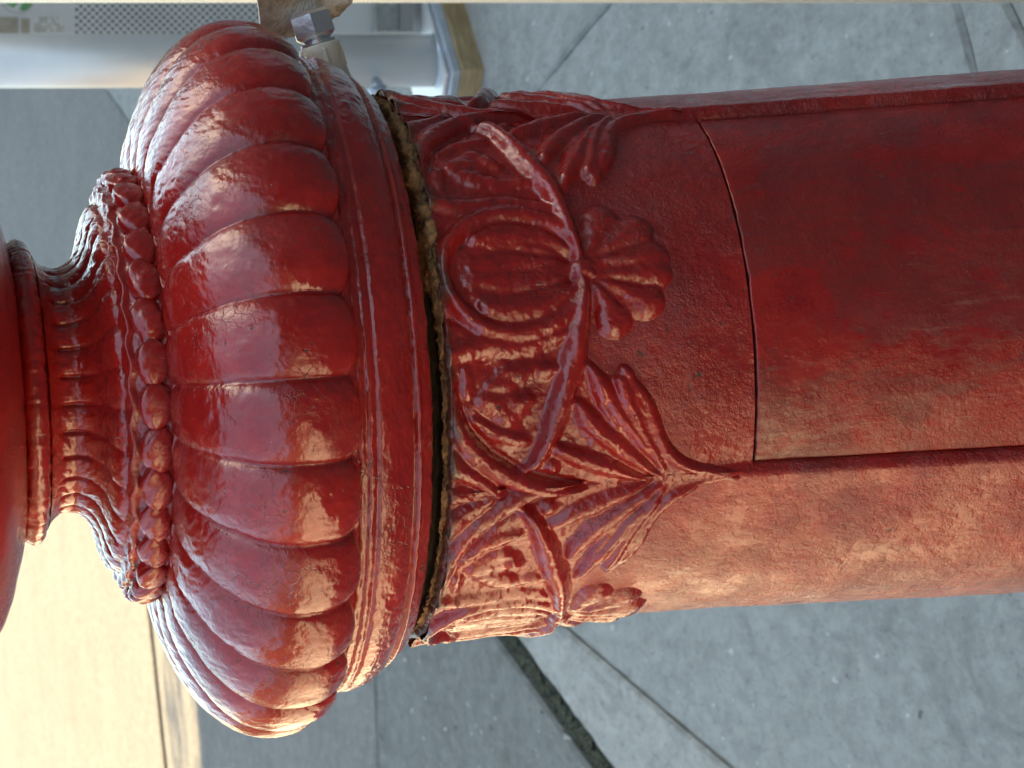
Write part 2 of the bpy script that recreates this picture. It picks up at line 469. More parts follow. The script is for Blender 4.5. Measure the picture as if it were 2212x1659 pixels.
# ------------------------------------------------------------------ buildings outside the frame; the right-hand two added to shade the pavement
def box(name, x0, x1, y0, y1, z0, z1, mat, parent=None):
    V = [(x, y, z) for z in (z0, z1) for y in (y0, y1) for x in (x0, x1)]
    Fc = [(0, 2, 3, 1), (4, 5, 7, 6), (0, 1, 5, 4), (2, 6, 7, 3), (0, 4, 6, 2), (1, 3, 7, 5)]
    return link(name, mesh_py(name, V, Fc), mat, parent)
def building(name, x0, x1, y0, y1, h, mat, side, label, hw=1.3):
    b = empty(name, ((x0 + x1) / 2, (y0 + y1) / 2, 0))
    tag(b, label, 'building')
    def bx(*a):
        o = box(*a); o.parent = b; o.location = -b.location; return o
    bx('wall', x0, x1, y0, y1, -0.05, h, mat)
    bx('cornice', x0 - 0.12, x1 + 0.12, y0 - 0.12, y1 + 0.12, h - 0.35, h - 0.1, M_trim)
    n = 0
    if side in 'ew':
        X = x0 if side == 'w' else x1
        s = -1 if side == 'w' else 1
        yy = y0 + 1.5
        while yy < y1 - 1.5 and n < 14:
            zz = 1.0
            while zz < h - 2:
                bx('window', min(X, X + s * 0.04), max(X, X + s * 0.04), yy, yy + 1.1, zz, zz + 1.5, M_glass)
                bx('sill', min(X, X + s * 0.12), max(X, X + s * 0.12), yy - 0.1, yy + 1.2, zz - 0.1, zz, M_trim)
                zz += 3.1
            yy += 2.8; n += 1
    else:
        Y = y1
        xx = x0 + 1.5
        while xx < x1 - 1.5 and n < 10:
            zz = 1.0
            while zz < h - 2:
                bx('window', xx, xx + 1.1, Y, Y + 0.04, zz, zz + 1.5, M_glass)
                bx('sill', xx - 0.1, xx + 1.2, Y, Y + 0.12, zz - 0.1, zz, M_trim)
                zz += 3.1
            xx += 2.8; n += 1
    return b
XB = 8.0
te = math.tan(SUN_EL) / math.sin(SUN_AZ)
building('shade_building', XB, XB + 9, -16, 12.1, (XB + 1.8) * te, M_stucco, 'w', 'grey stucco block added out of view on the right to shade the post')  # added sun blocker, height set by the wanted shadow line
building('shade_annex', XB, XB + 7, 12.3, 60, (XB + 0.3) * te, M_stucco, 'w', 'low grey block added out of view to step the shadow edge')  # added lower blocker, lets sun reach the far ground on the left
building('brick_building', -24, -15, -20, 30, 7.0, M_brick, 'e', 'dark brick building across the roadway on the left, outside the picture')
building('corner_building', -14, 6.5, -22, -13, 7.5, M_brick, 'n', 'dark brick corner building behind the camera, outside the picture')

def shadow_tree():  # unseen tree, added only for its ragged shadow on the roadway
    import random
    rt_ = random.Random(11)
    G = ground_at(500, 1665)
    C = G + sdir * ((5.6 - G.x) / sdir.x)
    t = empty('shadow_tree', (C.x, C.y, 0))
    tag(t, 'small leafy tree added out of view to break up the shadow edge', 'tree')
    V, Fc = [], []
    for (z, r_) in ((0, 0.09), (1.2, 0.07), (C.z - 0.6, 0.045), (C.z + 0.3, 0.015)):
        for k in range(8):
            a = k * math.pi / 4
            V.append((r_ * math.cos(a), r_ * math.sin(a), z))
    for i in range(3):
        for k in range(8):
            Fc.append((i * 8 + k, i * 8 + (k + 1) % 8, i * 8 + 8 + (k + 1) % 8, i * 8 + 8 + k))
    link('trunk', mesh_py('trunk', V, Fc, True), M_bark, t)
    V, Fc = [], []
    clumps = [Vector((rt_.gauss(0, 0.42), rt_.gauss(0, 0.5), C.z + rt_.gauss(0, 0.42))) for _ in range(26)]
    for k in range(2600):
        c_ = rt_.choice(clumps) + Vector((rt_.gauss(0, 0.13), rt_.gauss(0, 0.13), rt_.gauss(0, 0.11)))
        a = Vector((rt_.gauss(0, 1), rt_.gauss(0, 1), rt_.gauss(0, 0.6))).normalized()
        b_ = a.cross(Vector((rt_.gauss(0, 1), rt_.gauss(0, 1), 1))).normalized()
        n0 = len(V)
        V += [c_ - a * 0.045, c_ + b_ * 0.022, c_ + a * 0.045, c_ - b_ * 0.022]
        Fc.append((n0, n0 + 1, n0 + 2, n0 + 3))
    link('crown', mesh_py('crown', V, Fc), M_leaf, t)
shadow_tree()
# ------------------------------------------------------------------ lamp post
post = empty('lamp_post', (0, 0, 0))
tag(post, 'glossy red painted cast iron lamp post with fluted dome, beaded neck and leaf ornament', 'lamp post')

def resample(tr, n, kink=()):
    tr = np.array(tr, dtype=float)
    d = np.hypot(np.diff(tr[:, 0]), np.diff(tr[:, 1]))
    s = np.concatenate([[0], np.cumsum(d)])
    # Catmull-Rom through the points
    q = np.linspace(0, s[-1], n)
    idx = np.clip(np.searchsorted(s, q, side='right') - 1, 0, len(s) - 2)
    m = np.zeros_like(tr)
    m[1:-1] = (tr[2:] - tr[:-2]) / (s[2:] - s[:-2])[:, None]
    m[0] = (tr[1] - tr[0]) / d[0]; m[-1] = (tr[-1] - tr[-2]) / d[-1]
    h = d[idx][:, None]; u = ((q - s[idx]) / d[idx])[:, None]
    h00 = 2 * u ** 3 - 3 * u ** 2 + 1; h10 = u ** 3 - 2 * u ** 2 + u
    h01 = -2 * u ** 3 + 3 * u ** 2; h11 = u ** 3 - u ** 2
    P = h00 * tr[idx] + h10 * h * m[idx] + h01 * tr[idx + 1] + h11 * h * m[idx + 1]
    return P[:, 0], P[:, 1], q
def revolve(name, tr, n, cols, disp, mat, parent=post, a0=-180.0, a1=180.0, spline=True, closed=True):
    if spline: t, r, s = resample(tr, n)
    else:
        tr = np.array(tr, float)
        t = tr[:, 0]; r = tr[:, 1]; s = np.concatenate([[0], np.cumsum(np.hypot(np.diff(t), np.diff(r)))])
        n = len(t)
    dt = np.gradient(t); dr = np.gradient(r)
    L = np.hypot(dt, dr)
    nr, ntt = dt / L, -dr / L
    phi = np.linspace(a0, a1, cols, endpoint=not closed)
    PH, T = np.meshgrid(phi, t)
    R = np.repeat(r[:, None], cols, 1); S = np.repeat(s[:, None], cols, 1)
    Dp = disp(PH, T, R, S) if disp else 0 * T
    R2 = R + Dp * nr[:, None]; T2 = T + Dp * ntt[:, None]
    Z = z_of(T2)
    rad = R2 * K * gp(T)
    a = np.radians(PH)
    V = np.stack([-np.sin(a) * rad, -np.cos(a) * rad, Z], -1).reshape(-1, 3)
    I = np.arange(n * cols).reshape(n, cols)
    if closed:
        J = np.roll(I, -1, 1)
        Q = np.stack([I[:-1], I[1:], J[1:], J[:-1]], -1).reshape(-1, 4)
    else:
        Q = np.stack([I[:-1, :-1], I[1:, :-1], I[1:, 1:], I[:-1, 1:]], -1).reshape(-1, 4)
    return link(name, mesh_np(name, V, Q), mat, parent)

def arc(PH, R): return np.radians(PH) * R
PERIOD = 360 / 28

# ---- upper shaft above the neck
revolve('upper_shaft', [(-900, 330), (-700, 360), (-500, 430), (-300, 520), (-160, 562), (-80, 560), (-40, 528), (-10, 470), (12, 400), (28, 340), (32, 300)],
        120, 300, lambda P, T, R, S: 1.2 * fbm(arc(P, R) / 60, S / 60, 3), M_bulb)
# ---- collar
revolve('collar', [(28, 290), (30, 318), (38, 329), (52, 334), (66, 330), (76, 318), (82, 300), (86, 285)], 46, 720,
        lambda P, T, R, S: 3 * fbm(arc(P, R) / 28, S / 22, 5) + 2.0 * vn(arc(P, R) / 9, S / 60, 8) , M_dome)
# ---- fluted neck
def neck_d(P, T, R, S):
    u = ((P - 0.9 + 6.4) / PERIOD) % 1.0
    s = np.abs(2 * u - 1)
    env = ss(98, 120, T) * (1 - ss(222, 236, T))
    lobe = np.sqrt(np.clip(1 - (0.985 * s) ** 2, 0, 1))
    slot = ss(0.72, 0.95, s) * ss(112, 118, T) * (1 - ss(150, 175, T)) * (0.6 + vn(P / 13, T / 50, 77))
    return env * (10 * (lobe - 1)) - 7 * slot + 2.5 * fbm(arc(P, R) / 20, S / 24, 11) * env + 1.0 * fbm(arc(P, R) / 9, S / 14, 12)
revolve('fluted_neck', [(84, 302), (90, 290), (104, 276), (120, 269), (138, 267), (155, 273), (172, 286), (184, 306), (193, 334), (200, 366), (212, 392), (228, 403), (238, 402)],
        150, 900, neck_d, M_dome)
# ---- bead band with fillets
def band_d(P, T, R, S):
    ph = ((P - 6.0) / 11.25) % 1.0
    wv = np.cos(2 * np.pi * ph)
    f1 = np.exp(-((T - 243 - 3 * wv) / 6) ** 2) * 12
    f2 = np.exp(-((T - 322 + 3 * wv) / 6) ** 2) * 12
    return f1 + f2 + 3 * fbm(arc(P, R) / 18, S / 16, 21)
revolve('bead_band', [(226, 398), (234, 412), (244, 424), (256, 434), (272, 442), (290, 447), (306, 453), (320, 466), (330, 482)], 90, 1000, band_d, M_dome)
# ---- beads, one object each
def bead_mesh(seed):
    n, m = 22, 30
    th = np.linspace(0, np.pi, n)[:, None]; ph = np.linspace(0, 2 * np.pi, m, endpoint=False)[None, :]
    x = np.cos(th) + 0 * ph; y = np.sin(th) * np.cos(ph); z = np.sin(th) * np.sin(ph)
    nz = 1 + 0.28 * fbm(x * 1.7 + 5 + seed * 9, y * 1.7 + z * 1.3 + 5, seed)
    sx = np.sign(x) * np.abs(x) ** 0.85
    V = np.stack([y * 49 * K * nz, sx * 26 * K * nz + 0 * nz, z * 36 * K * nz], -1)   # tangential, radial, axial
    V = V.reshape(-1, 3)
    I = np.arange(n * m).reshape(n, m); J = np.roll(I, -1, 1)
    Q = np.stack([I[:-1], I[1:], J[1:], J[:-1]], -1).reshape(-1, 4)
    return mesh_np('bead', V, Q)
BM = [bead_mesh(s) for s in (1, 2, 3, 4)]
for b in BM: b.materials.append(M_dome)
for k in range(32):
    P = 6.0 + 11.25 * k
    a = math.radians(P)
    o = link('bead', BM[(k * 7 + k // 4) % 4], None, post)
    R = 447.5 * K * float(gp(283))
    o.location = (-math.sin(a) * R, -math.cos(a) * R, float(z_of(283)))
    o.rotation_euler = (math.radians(8) , 0, -a)
# ---- fluted dome
def dome_d(P, T, R, S):
    wob = 0.35 * fbm(S / 120, P * 0 + 3, 40)
    u = ((P - 0.9 + wob * 1.2) / PERIOD) % 1.0
    cell = np.floor((P - 0.9) / PERIOD) % 28
    rnd = _hash(cell, cell * 0, 5)
    s = np.abs(2 * u - 1)
    A = 13 + 17 * ss(300, 480, T)
    tend = 640 - 16 * s ** 2 + 5 * (rnd - 0.5)
    startw = 1 - ss(0.5, 1.0, s) * 0 
    lobe = np.sqrt(np.clip(1 - (0.992 * s) ** 2.5, 0, 1))
    e = np.clip((tend - T) / 26, 0, 1)
    cap = np.sqrt(np.clip(1 - (1 - e) ** 2, 0, 1))
    h = A * (lobe * cap)
    # raised nib where two lobes meet
    n = 2.2 * fbm(arc(P, R) / 34, S / 46, 31, 4) + 1.3 * fbm(arc(P, R) / 12, S / 18, 32, 3)
    pit = -6 * np.exp(-((T - 632) / 9) ** 2) * ss(0.75, 1.0, s)
    return h + n + pit
dome_tr = [(324, 452), (322, 470), (324, 500), (329, 535), (338, 566), (352, 596), (372, 634), (398, 672), (430, 706), (466, 731), (505, 745), (545, 747), (585, 737), (615, 715), (632, 697), (646, 688)]
revolve('fluted_dome', dome_tr, 400, 1120, dome_d, M_dome)
# ---- moulding below the dome
def mould_d(P, T, R, S):
    g1 = -4 * np.exp(-((T - 660) / 7) ** 2) - 4 * np.exp(-((T - 681) / 5) ** 2)
    g2 = -9 * np.exp(-((T - 765) / 4) ** 2) + 4 * np.exp(-((T - 773) / 5) ** 2)
    return g1 + g2 + 2.4 * fbm(arc(P, R) / 40, S / 24, 51) + 1.2 * fbm(arc(P, R) / 11, S / 9, 52)
revolve('dome_moulding', [(640, 686), (648, 690), (656, 692), (664, 693), (674, 691), (684, 690), (700, 688), (716, 683), (732, 675), (748, 664), (760, 652), (766, 645), (774, 640), (784, 633), (795, 624), (802, 616), (805, 606), (803, 590), (802, 560)],
        170, 1000, mould_d, M_dome)
# ---- dark joint and rusty filler
revolve('joint_gap', [(796, 540), (815, 548), (825, 550), (835, 548), (846, 542)], 24, 500, lambda P, T, R, S: 6 * fbm(arc(P, R) / 20, S / 12, 61), M_dark)
def rust_d(P, T, R, S):
    amt = ss(5, -25, P) * 0 + (1 - ss(-28, 6, P)) * (ss(-150, -95, P)) * 1.0
    return amt * (14 + 14 * fbm(arc(P, R) / 34, S / 30, 62)) + 9 * fbm(arc(P, R) / 13, S / 12, 63) - 22 + 6 * amt
rust = revolve('rust_filler', [(819, 545), (820, 562), (826, 577), (833, 588), (842, 590), (852, 584), (860, 566)], 50, 1200, rust_d, M_rust)
rust['label'] = 'crumbling brown rust and filler squeezed out of the joint'

# ---- pedestal shaft
PC = -18.0
def face_a(P): return (P - PC + 45) % 90 - 45
def ridge(P, T):
    a = face_a(P)
    e = 45 - np.abs(a)                     # degrees from the face border
    f1 = np.abs((P - PC + 180) % 360 - 180) < 45
    up = ss(1300, 1480, T)
    ee = np.where(f1, -e, e)               # negative inside the door face
    prof = np.interp(ee, [-46, -1.9, -0.4, 0.4, 2.0, 5.0, 12.0, 46], [-11, -11, 7, 11, 9, 3, -1, -1])
    return up * prof
def shaft_d(P, T, R, S):
    a = (P - PC + 180) % 360 - 180
    d = ridge(P, T)
    n = 2.0 * fbm(arc(P, R) / 60, T / 90, 71, 4) + 0.9 * fbm(arc(P, R) / 12, T / 14, 72, 3)
    door = (1 - ss(43.15, 43.45, np.abs(a))) * ss(1459, 1462, T)
    edge = 9 * np.exp(-((T - 851) / 12) ** 2) * fbm(arc(P, R) / 16, T / 40, 73)
    return d + n - 22 * door + edge
tt = np.concatenate([[841, 842, 844, 847], np.linspace(851, 1455, 110), np.linspace(1458, 1466, 9), np.linspace(1472, 2300, 120)])
rr = np.interp(tt, [841, 842, 844, 847, 851, 870, 900, 1000, 1200, 1300, 1500, 2300], [548, 562, 576, 583, 585, 579, 574, 566, 560, 559, 559, 569])
revolve('pedestal_shaft', list(zip(tt, rr)), 0, 1200, shaft_d, M_shaft, spline=False)
tb = float(t_of(0.0))
tl = np.concatenate([np.linspace(2300, tb - 900, 30), [tb - 890, tb - 880, tb - 600, tb - 590, tb - 580, tb - 200, tb - 190, tb - 180, tb + 10]])
rl = np.concatenate([np.linspace(569, 600, 30), [650, 680, 690, 740, 760, 770, 850, 870, 870]])
revolve('pedestal_base', list(zip(tl, rl)), 0, 96, None, M_shaft, spline=False)
# ---- access door
def door_mesh():
    t0, t1 = 1464.6, 2290.0
    ph = np.linspace(-42.5, 42.9, 330)
    tv = np.linspace(t0, t1, 300)
    A, T = np.meshgrid(ph, tv)
    T = T + 2.2 * fbm(A / 3.0, A * 0 + 4, 83, 3) * (1 - ss(t0, t0 + 30, T))
    R = np.interp(T, [1300, 1500, 2300], [559, 559, 569]) - 10.0
    ed = np.minimum((42.9 - np.abs(A)) / 0.5, (T - t0) / 5)
    R = R - 1.2 * (1 - ss(0, 1, ed)) + 1.4 * fbm(A / 9, T / 120, 81) + 0.35 * fbm(A / 1.2, T / 12, 82)
    # one shallow run of paint
    R = R + 1.6 * np.exp(-((A + 3.2 - 0.03 * (T - 2000) ** 1 * 0.2) / 1.0) ** 2) * ss(1860, 1930, T)
    a = np.radians(A + PC); Z = z_of(T); rad = R * K * gp(T)
    V = np.stack([-np.sin(a) * rad, -np.cos(a) * rad, Z], -1)
    rad2 = rad - 9 * K
    V2 = np.stack([-np.sin(a) * rad2, -np.cos(a) * rad2, Z], -1)
    n, m = A.shape
    I = np.arange(n * m).reshape(n, m)
    Q = [np.stack([I[:-1, :-1], I[1:, :-1], I[1:, 1:], I[:-1, 1:]], -1).reshape(-1, 4)]
    verts = [V.reshape(-1, 3)]
    off = n * m
    for idx in (I[0, :], I[::-1, 0], I[::1, -1], I[-1, ::-1]):
        vv = V2.reshape(-1, 3)[idx]
        b = np.arange(len(idx)) + off
        verts.append(vv); off += len(idx)
        Q.append(np.stack([idx[:-1], idx[1:], b[1:], b[:-1]], -1))
    return mesh_np('access_door', np.concatenate(verts), np.concatenate(Q))
door = link('access_door', door_mesh(), M_door, post)
door['label'] = 'curved access door with worn dull film over its red paint'

revolve('door_seam_shade', [(1462, 559 - 22), (1800, 562 - 22), (2290, 569 - 22)], 30, 120, None, M_dark, a0=PC - 43.3, a1=PC + 43.3, closed=False)  # dark sheet added behind the door to put shade into its seam
# ---- leaf ornament: one face, four copies turned by 90 degrees
RO = 562.0
def mp(pts):
    out = []
    for q in pts:
        P, t = surf(q[0], q[1], RO * K * 1.015)
        out.append((math.radians(P - PC) * RO, t) + tuple(q[2:]))
    return out
def curve(P, sub=6):
    if len(P) < 3: return P
    A = np.array(P, float)
    E = np.vstack([2 * A[0] - A[1], A, 2 * A[-1] - A[-2]])
    out = []
    for i in range(1, len(E) - 2):
        for k in range(sub):
            u = k / sub
            out.append(tuple(0.5 * ((2 * E[i]) + (-E[i - 1] + E[i + 1]) * u + (2 * E[i - 1] - 5 * E[i] + 4 * E[i + 1] - E[i + 2]) * u * u + (-E[i - 1] + 3 * E[i] - 3 * E[i + 1] + E[i + 2]) * u ** 3)))
    out.append(tuple(A[-1]))
    return out
NA, NTT = 420, 330
ax = np.linspace(-math.radians(45.9) * RO, math.radians(45.9) * RO, NA)
tv = np.linspace(847, 1560, NTT)
AX, TV = np.meshgrid(ax, tv)
wx = 5 * fbm(AX / 70 + 3, TV / 70, 91); wy = 5 * fbm(AX / 70, TV / 70 + 9, 92)
U = np.abs(AX + wx * 0.8); W = TV + wy
H = np.full(U.shape, -3.0)
def stroke(pts, h, mapped=False, power=0.85, add=False, wk=1.5):
    global H
    h = h * 1.3
    P = curve(pts if mapped else mp(pts))
    best = np.full(U.shape, -9.0)
    for (x0, y0, w0), (x1, y1, w1) in zip(P[:-1], P[1:]):
        dx, dy = x1 - x0, y1 - y0
        L2_ = dx * dx + dy * dy + 1e-9
        u = np.clip(((U - x0) * dx + (W - y0) * dy) / L2_, 0, 1)
        dd = np.hypot(U - x0 - u * dx, W - y0 - u * dy)
        ww = (w0 + (w1 - w0) * u) * wk
        q = 1 - (dd / ww) ** 2
        best = np.maximum(best, np.where(q > 0, np.clip(q, 0, 1) ** power * h * np.clip(ww / 14, 0.5, 1.15), -9))
    if add: H = H + np.where(best > 0, best * np.sign(h) if h < 0 else best, 0)
    else: H = np.maximum(H, best)
def groove(pts, depth):
    global H
    P = curve(mp(pts))
    cut = np.zeros(U.shape)
    for (x0, y0, w0), (x1, y1, w1) in zip(P[:-1], P[1:]):
        dx, dy = x1 - x0, y1 - y0
        u = np.clip(((U - x0) * dx + (W - y0) * dy) / (dx * dx + dy * dy), 0, 1)
        dd = np.hypot(U - x0 - u * dx, W - y0 - u * dy)
        ww = w0 + (w1 - w0) * u
        cut = np.maximum(cut, np.exp(-(dd / ww) ** 2))
    H = H - depth * cut * (H > -2)
def poly(pts, h, soft):
    global H
    P = mp(pts)
    ins = np.zeros(U.shape, bool)
    dist = np.full(U.shape, 1e9)
    for i in range(len(P)):
        x0, y0 = P[i][:2]; x1, y1 = P[(i + 1) % len(P)][:2]
        c = ((y0 > W) != (y1 > W)) & (U < (x1 - x0) * (W - y0) / (y1 - y0 + 1e-9) + x0)
        ins ^= c
        dx, dy = x1 - x0, y1 - y0
        u = np.clip(((U - x0) * dx + (W - y0) * dy) / (dx * dx + dy * dy + 1e-9), 0, 1)
        dist = np.minimum(dist, np.hypot(U - x0 - u * dx, W - y0 - u * dy))
    H = np.maximum(H, np.where(ins, h * ss(0, soft, dist) , -9))
# webs
poly([(945, 690), (1080, 725), (1240, 690), (1262, 760), (1300, 800), (1352, 822), (1398, 880), (1422, 955), (1475, 1000), (1590, 1012), (1600, 1030), (1420, 1068), (1200, 1062), (1080, 1040), (960, 1030), (930, 900)], 8, 12)
# pear shaped shell body
poly([(1246, 560), (1246, 640), (1204, 678), (1125, 706), (1050, 698), (985, 655), (960, 560)], 17, 50)
stroke([(1250, 600, 10), (1250, 648, 16), (1214, 690, 22), (1125, 724, 24), (1046, 712, 20), (976, 657, 15), (948, 590, 10)], 21, wk=1.15)
stroke([(1242, 622, 8), (1190, 656, 20), (1110, 676, 27), (1050, 668, 18)], 17.5, wk=1.3, power=0.8)
groove([(1242, 606, 3), (1170, 622, 6), (1100, 640, 8), (1030, 632, 9)], 8)
stroke([(1238, 592, 5), (1190, 588, 9), (1130, 590, 4)], 18, wk=1.1)
# scallop shell
poly([(1258, 560), (1262, 640), (1290, 704), (1350, 706), (1400, 680), (1430, 640), (1432, 560)], 14, 18)
for (ex, ey) in ((1408, 592), (1392, 654), (1326, 692)):
    stroke([(1268, 602, 5), ((1268 + ex) / 2, (602 + ey) / 2 - 3, 15), (ex, ey, 31)], 15, wk=1.25)
for (ex, ey) in ((1420, 624), (1366, 684)):
    groove([(1275, 606, 2), ((1270 + ex) / 2, (604 + ey) / 2, 3), (ex, ey, 5)], 5)
stroke([(1248, 590, 12), (1270, 592, 10)], 18)
# stem, one long curve from the knot to the border
stroke([(1256, 612, 9), (1250, 680, 15), (1243, 739, 19), (1226, 805, 21), (1200, 885, 20), (1163, 975, 13), (1120, 1018, 8)], 27, wk=1.35)
# outer arching band
stroke([(944, 730, 12), (957, 820, 16), (978, 906, 18), (1030, 982, 19), (1112, 1031, 18), (1198, 1054, 16), (1305, 1066, 12), (1400, 1053, 9), (1490, 1038, 6)], 22, wk=1.4)
groove([(966, 790, 5), (988, 880, 7), (1036, 948, 8), (1112, 1000, 7), (1200, 1030, 6), (1290, 1048, 4)], 12)
# broad leaf that fills the hollow under the stem
stroke([(962, 768, 14), (1040, 748, 20), (1130, 750, 20), (1222, 722, 12)], 16, wk=1.4)
stroke([(1190, 800, 14), (1120, 806, 24), (1056, 832, 18)], 14, wk=1.3, power=0.9)
stroke([(1040, 862, 22), (1092, 884, 30), (1136, 862, 16)], 16, wk=1.2, power=0.9)
stroke([(1020, 905, 12), (1070, 935, 18), (1130, 948, 14)], 13, wk=1.2, power=0.9)
stroke([(1000, 800, 12), (1004, 846, 16)], 12, wk=1.2, power=0.9)
hol = np.exp(-(((U - mp([(1100, 860)])[0][0]) / 110) ** 2 + ((W - mp([(1100, 860)])[0][1]) / 95) ** 2) ** 2)
H = H + hol * (H > 0) * 9 * fbm(U / 30 + 2, W / 30, 99, 3)
# acanthus: plump curved lobes gathered towards the border
stroke([(1248, 872, 12), (1276, 915, 22), (1336, 966, 22), (1420, 1020, 6)], 21, wk=1.3)
stroke([(1336, 822, 12), (1362, 872, 22), (1392, 940, 20), (1432, 1008, 6)], 20, wk=1.35)
stroke([(1268, 792, 9), (1300, 842, 19), (1346, 915, 20), (1410, 995, 6)], 20, wk=1.3)
stroke([(1202, 965, 12), (1262, 988, 20), (1330, 1008, 16), (1404, 1032, 5)], 20, wk=1.25)
stroke([(1352, 812, 9), (1392, 872, 13), (1424, 958, 13), (1485, 1002, 10), (1575, 1018, 5)], 17, wk=1.4)
groove([(1256, 922, 3), (1330, 986, 6), (1410, 1026, 4)], 9)
groove([(1306, 868, 3), (1356, 944, 6), (1416, 1008, 4)], 9)
groove([(1360, 850, 3), (1396, 935, 5), (1436, 1000, 3)], 7)
# curled leaf tips against the joint
stroke([(900, 985, 16), (950, 985, 20), (1010, 1018, 16), (1075, 1060, 8)], 17)
stroke([(930, 1060, 12), (1010, 1062, 13), (1120, 1070, 8)], 13)
# small bosses
stroke([(1188, 1000, 12), (1190, 1004, 12)], 15)
stroke([(1345, 800, 9), (1352, 806, 9)], 17)
# soften the steps a little, keep creases
def blur(X, k=1):
    for _ in range(k):
        Y = np.pad(X, 1, mode='edge')
        X = (Y[:-2, 1:-1] + Y[2:, 1:-1] + Y[1:-1, :-2] + Y[1:-1, 2:] + 2 * X) / 6
    return X
H = blur(H, 8)
H = np.where(H > 0, 0.86 * H, H)
thick = ss(-1, 6, H)
H = H + thick * (2.6 * fbm(AX / 30, TV / 26, 95, 4) + 0.9 * fbm(AX / 7, TV / 8, 98, 2) + 2.2 * (0.35 - np.abs(fbm(AX / 34, TV / 30, 97, 3))) * 1.2)
def base_r(T): return np.interp(T, [834, 848, 870, 900, 1000, 1200, 1300, 1500], [560, 584, 579, 574, 566, 560, 559, 559])
a_deg = np.degrees(AX / RO)
Pg = a_deg + PC
Rg = base_r(TV) + ridge(a_deg + PC + 90 * 0, TV) * np.where(True, 1, 1) + H
mask = H > -1.2
fm = mask[:-1, :-1] | mask[1:, :-1] | mask[1:, 1:] | mask[:-1, 1:]
ag = np.radians(a_deg)
Rg = Rg * gp(TV)
Vg = np.stack([-np.sin(ag) * Rg * K, -np.cos(ag) * Rg * K, z_of(TV)], -1).reshape(-1, 3)
I = np.arange(NA * NTT).reshape(NTT, NA)
Qg = np.stack([I[:-1, :-1], I[1:, :-1], I[1:, 1:], I[:-1, 1:]], -1)[fm]
used = np.unique(Qg)
remap = np.zeros(NA * NTT, dtype=np.int32); remap[used] = np.arange(len(used))
om = mesh_np('leaf_ornament', Vg[used], remap[Qg])
om.materials.append(M_orn)
for k in range(4):
    o = link('leaf_ornament', om, None, post)
    o.rotation_euler = (0, 0, -math.radians(PC + 90 * k))

# ------------------------------------------------------------------ bolt fitting on the post
def lathe(name, prof, seg, mat, parent, mtx, smooth=True, hexed=False, off=math.pi / 6):
    V, Fc = [], []
    for (x, r) in prof:
        for k in range(seg):
            a = 2 * math.pi * k / seg + (off if hexed else 0)
            V.append(mtx @ Vector((x, r * math.cos(a), r * math.sin(a))))
    for i in range(len(prof) - 1):
        for k in range(seg):
            j = (k + 1) % seg
            Fc.append((i * seg + k, i * seg + j, (i + 1) * seg + j, (i + 1) * seg + k))
    Fc.append(tuple(range(seg))[::-1]); Fc.append(tuple((len(prof) - 1) * seg + k for k in range(seg)))
    return link(name, mesh_py(name, V, Fc, smooth), mat, parent)
A0 = at_y(722, 205, 0.0); A1 = at_y(652, -20, 0.0)
axd = (A1 - A0).normalized()
side = axd.cross(Vector((0, 1, 0))).normalized(); up2 = axd.cross(side).normalized()
FM = Matrix((axd, side, up2)).transposed().to_4x4(); FM.translation = A0
u = K
fit = empty('bolt_fitting', A0)
tag(fit, 'zinc hex nut on a cream nylon sleeve holding a flaking steel plate, beside the dome', 'bolt fitting')
FM.translation = (0, 0, 0)
lathe('nylon_sleeve', [(0, 52), (8, 50), (38, 44), (60, 43), (84, 46), (100, 47), (103, 42)] and [(x * u, r * u) for x, r in [(-10, 62), (10, 58), (30, 48), (55, 45), (92, 47), (108, 47), (114, 43), (114, 20)]], 48, M_nylon, fit, FM)
lathe('hex_flat', [(x * u, r * u) for x, r in [(52, 47.5), (56, 50), (100, 50), (104, 47.5)]], 6, M_nylon, fit, FM, False, True)
thr = []
for i in range(20):
    x = 112 + i * 4
    thr += [(x * u, 29 * u), ((x + 2) * u, 33 * u)]
lathe('threaded_rod', thr, 28, M_zinc, fit, FM)
lathe('washer', [(x * u, r * u) for x, r in [(116, 20), (116, 39), (121, 39), (121, 20)]], 36, M_zinc, fit, FM, False)
lathe('hex_nut', [(x * u, r * u) for x, r in [(126, 34), (130, 43), (136, 50), (182, 50), (189, 43), (192, 34)]], 6, M_zinc, fit, FM, False, True, 0.35)
# flaking plate, bent, standing across the bolt
def plate_mesh():
    outline = [(-112, -58), (-92, -86), (-20, -96), (30, -84), (72, -70), (104, -40), (112, 30), (108, 120), (-106, 120)]
    n, m = 40, 40
    V, Fc = [], []
    import random
    rnd = random.Random(4)
    # polygon fan with subdivided radial rings for an uneven flaked face
    pts = []
    for i in range(len(outline)):
        a, b = outline[i], outline[(i + 1) % len(outline)]
        for k in range(8):
            s = k / 8
            pts.append((a[0] + (b[0] - a[0]) * s + rnd.uniform(-1.5, 1.5), a[1] + (b[1] - a[1]) * s + rnd.uniform(-1.5, 1.5)))
    rings = 14
    for sgn in (0, 1):
        for j in range(rings + 1):
            q = j / rings
            for (x, y) in pts:
                px_, py_ = x * q, 12 + (y - 12) * q
                zz = 0.0016 * px_ ** 2 - 3 + (rnd.uniform(-1.3, 1.3) if j < rings else 0) - sgn * 7
                V.append(Vector((zz, px_, py_)))
    N = len(pts)
    for sgn in (0, 1):
        o = sgn * (rings + 1) * N
        for j in range(rings):
            for k in range(N):
                l = (k + 1) % N
                f = (o + j * N + k, o + j * N + l, o + (j + 1) * N + l, o + (j + 1) * N + k)
                Fc.append(f if sgn else f[::-1])
    o2 = (rings + 1) * N
    for k in range(N):
        l = (k + 1) % N
        Fc.append((rings * N + k, rings * N + l, o2 + rings * N + l, o2 + rings * N + k))
    return V, Fc
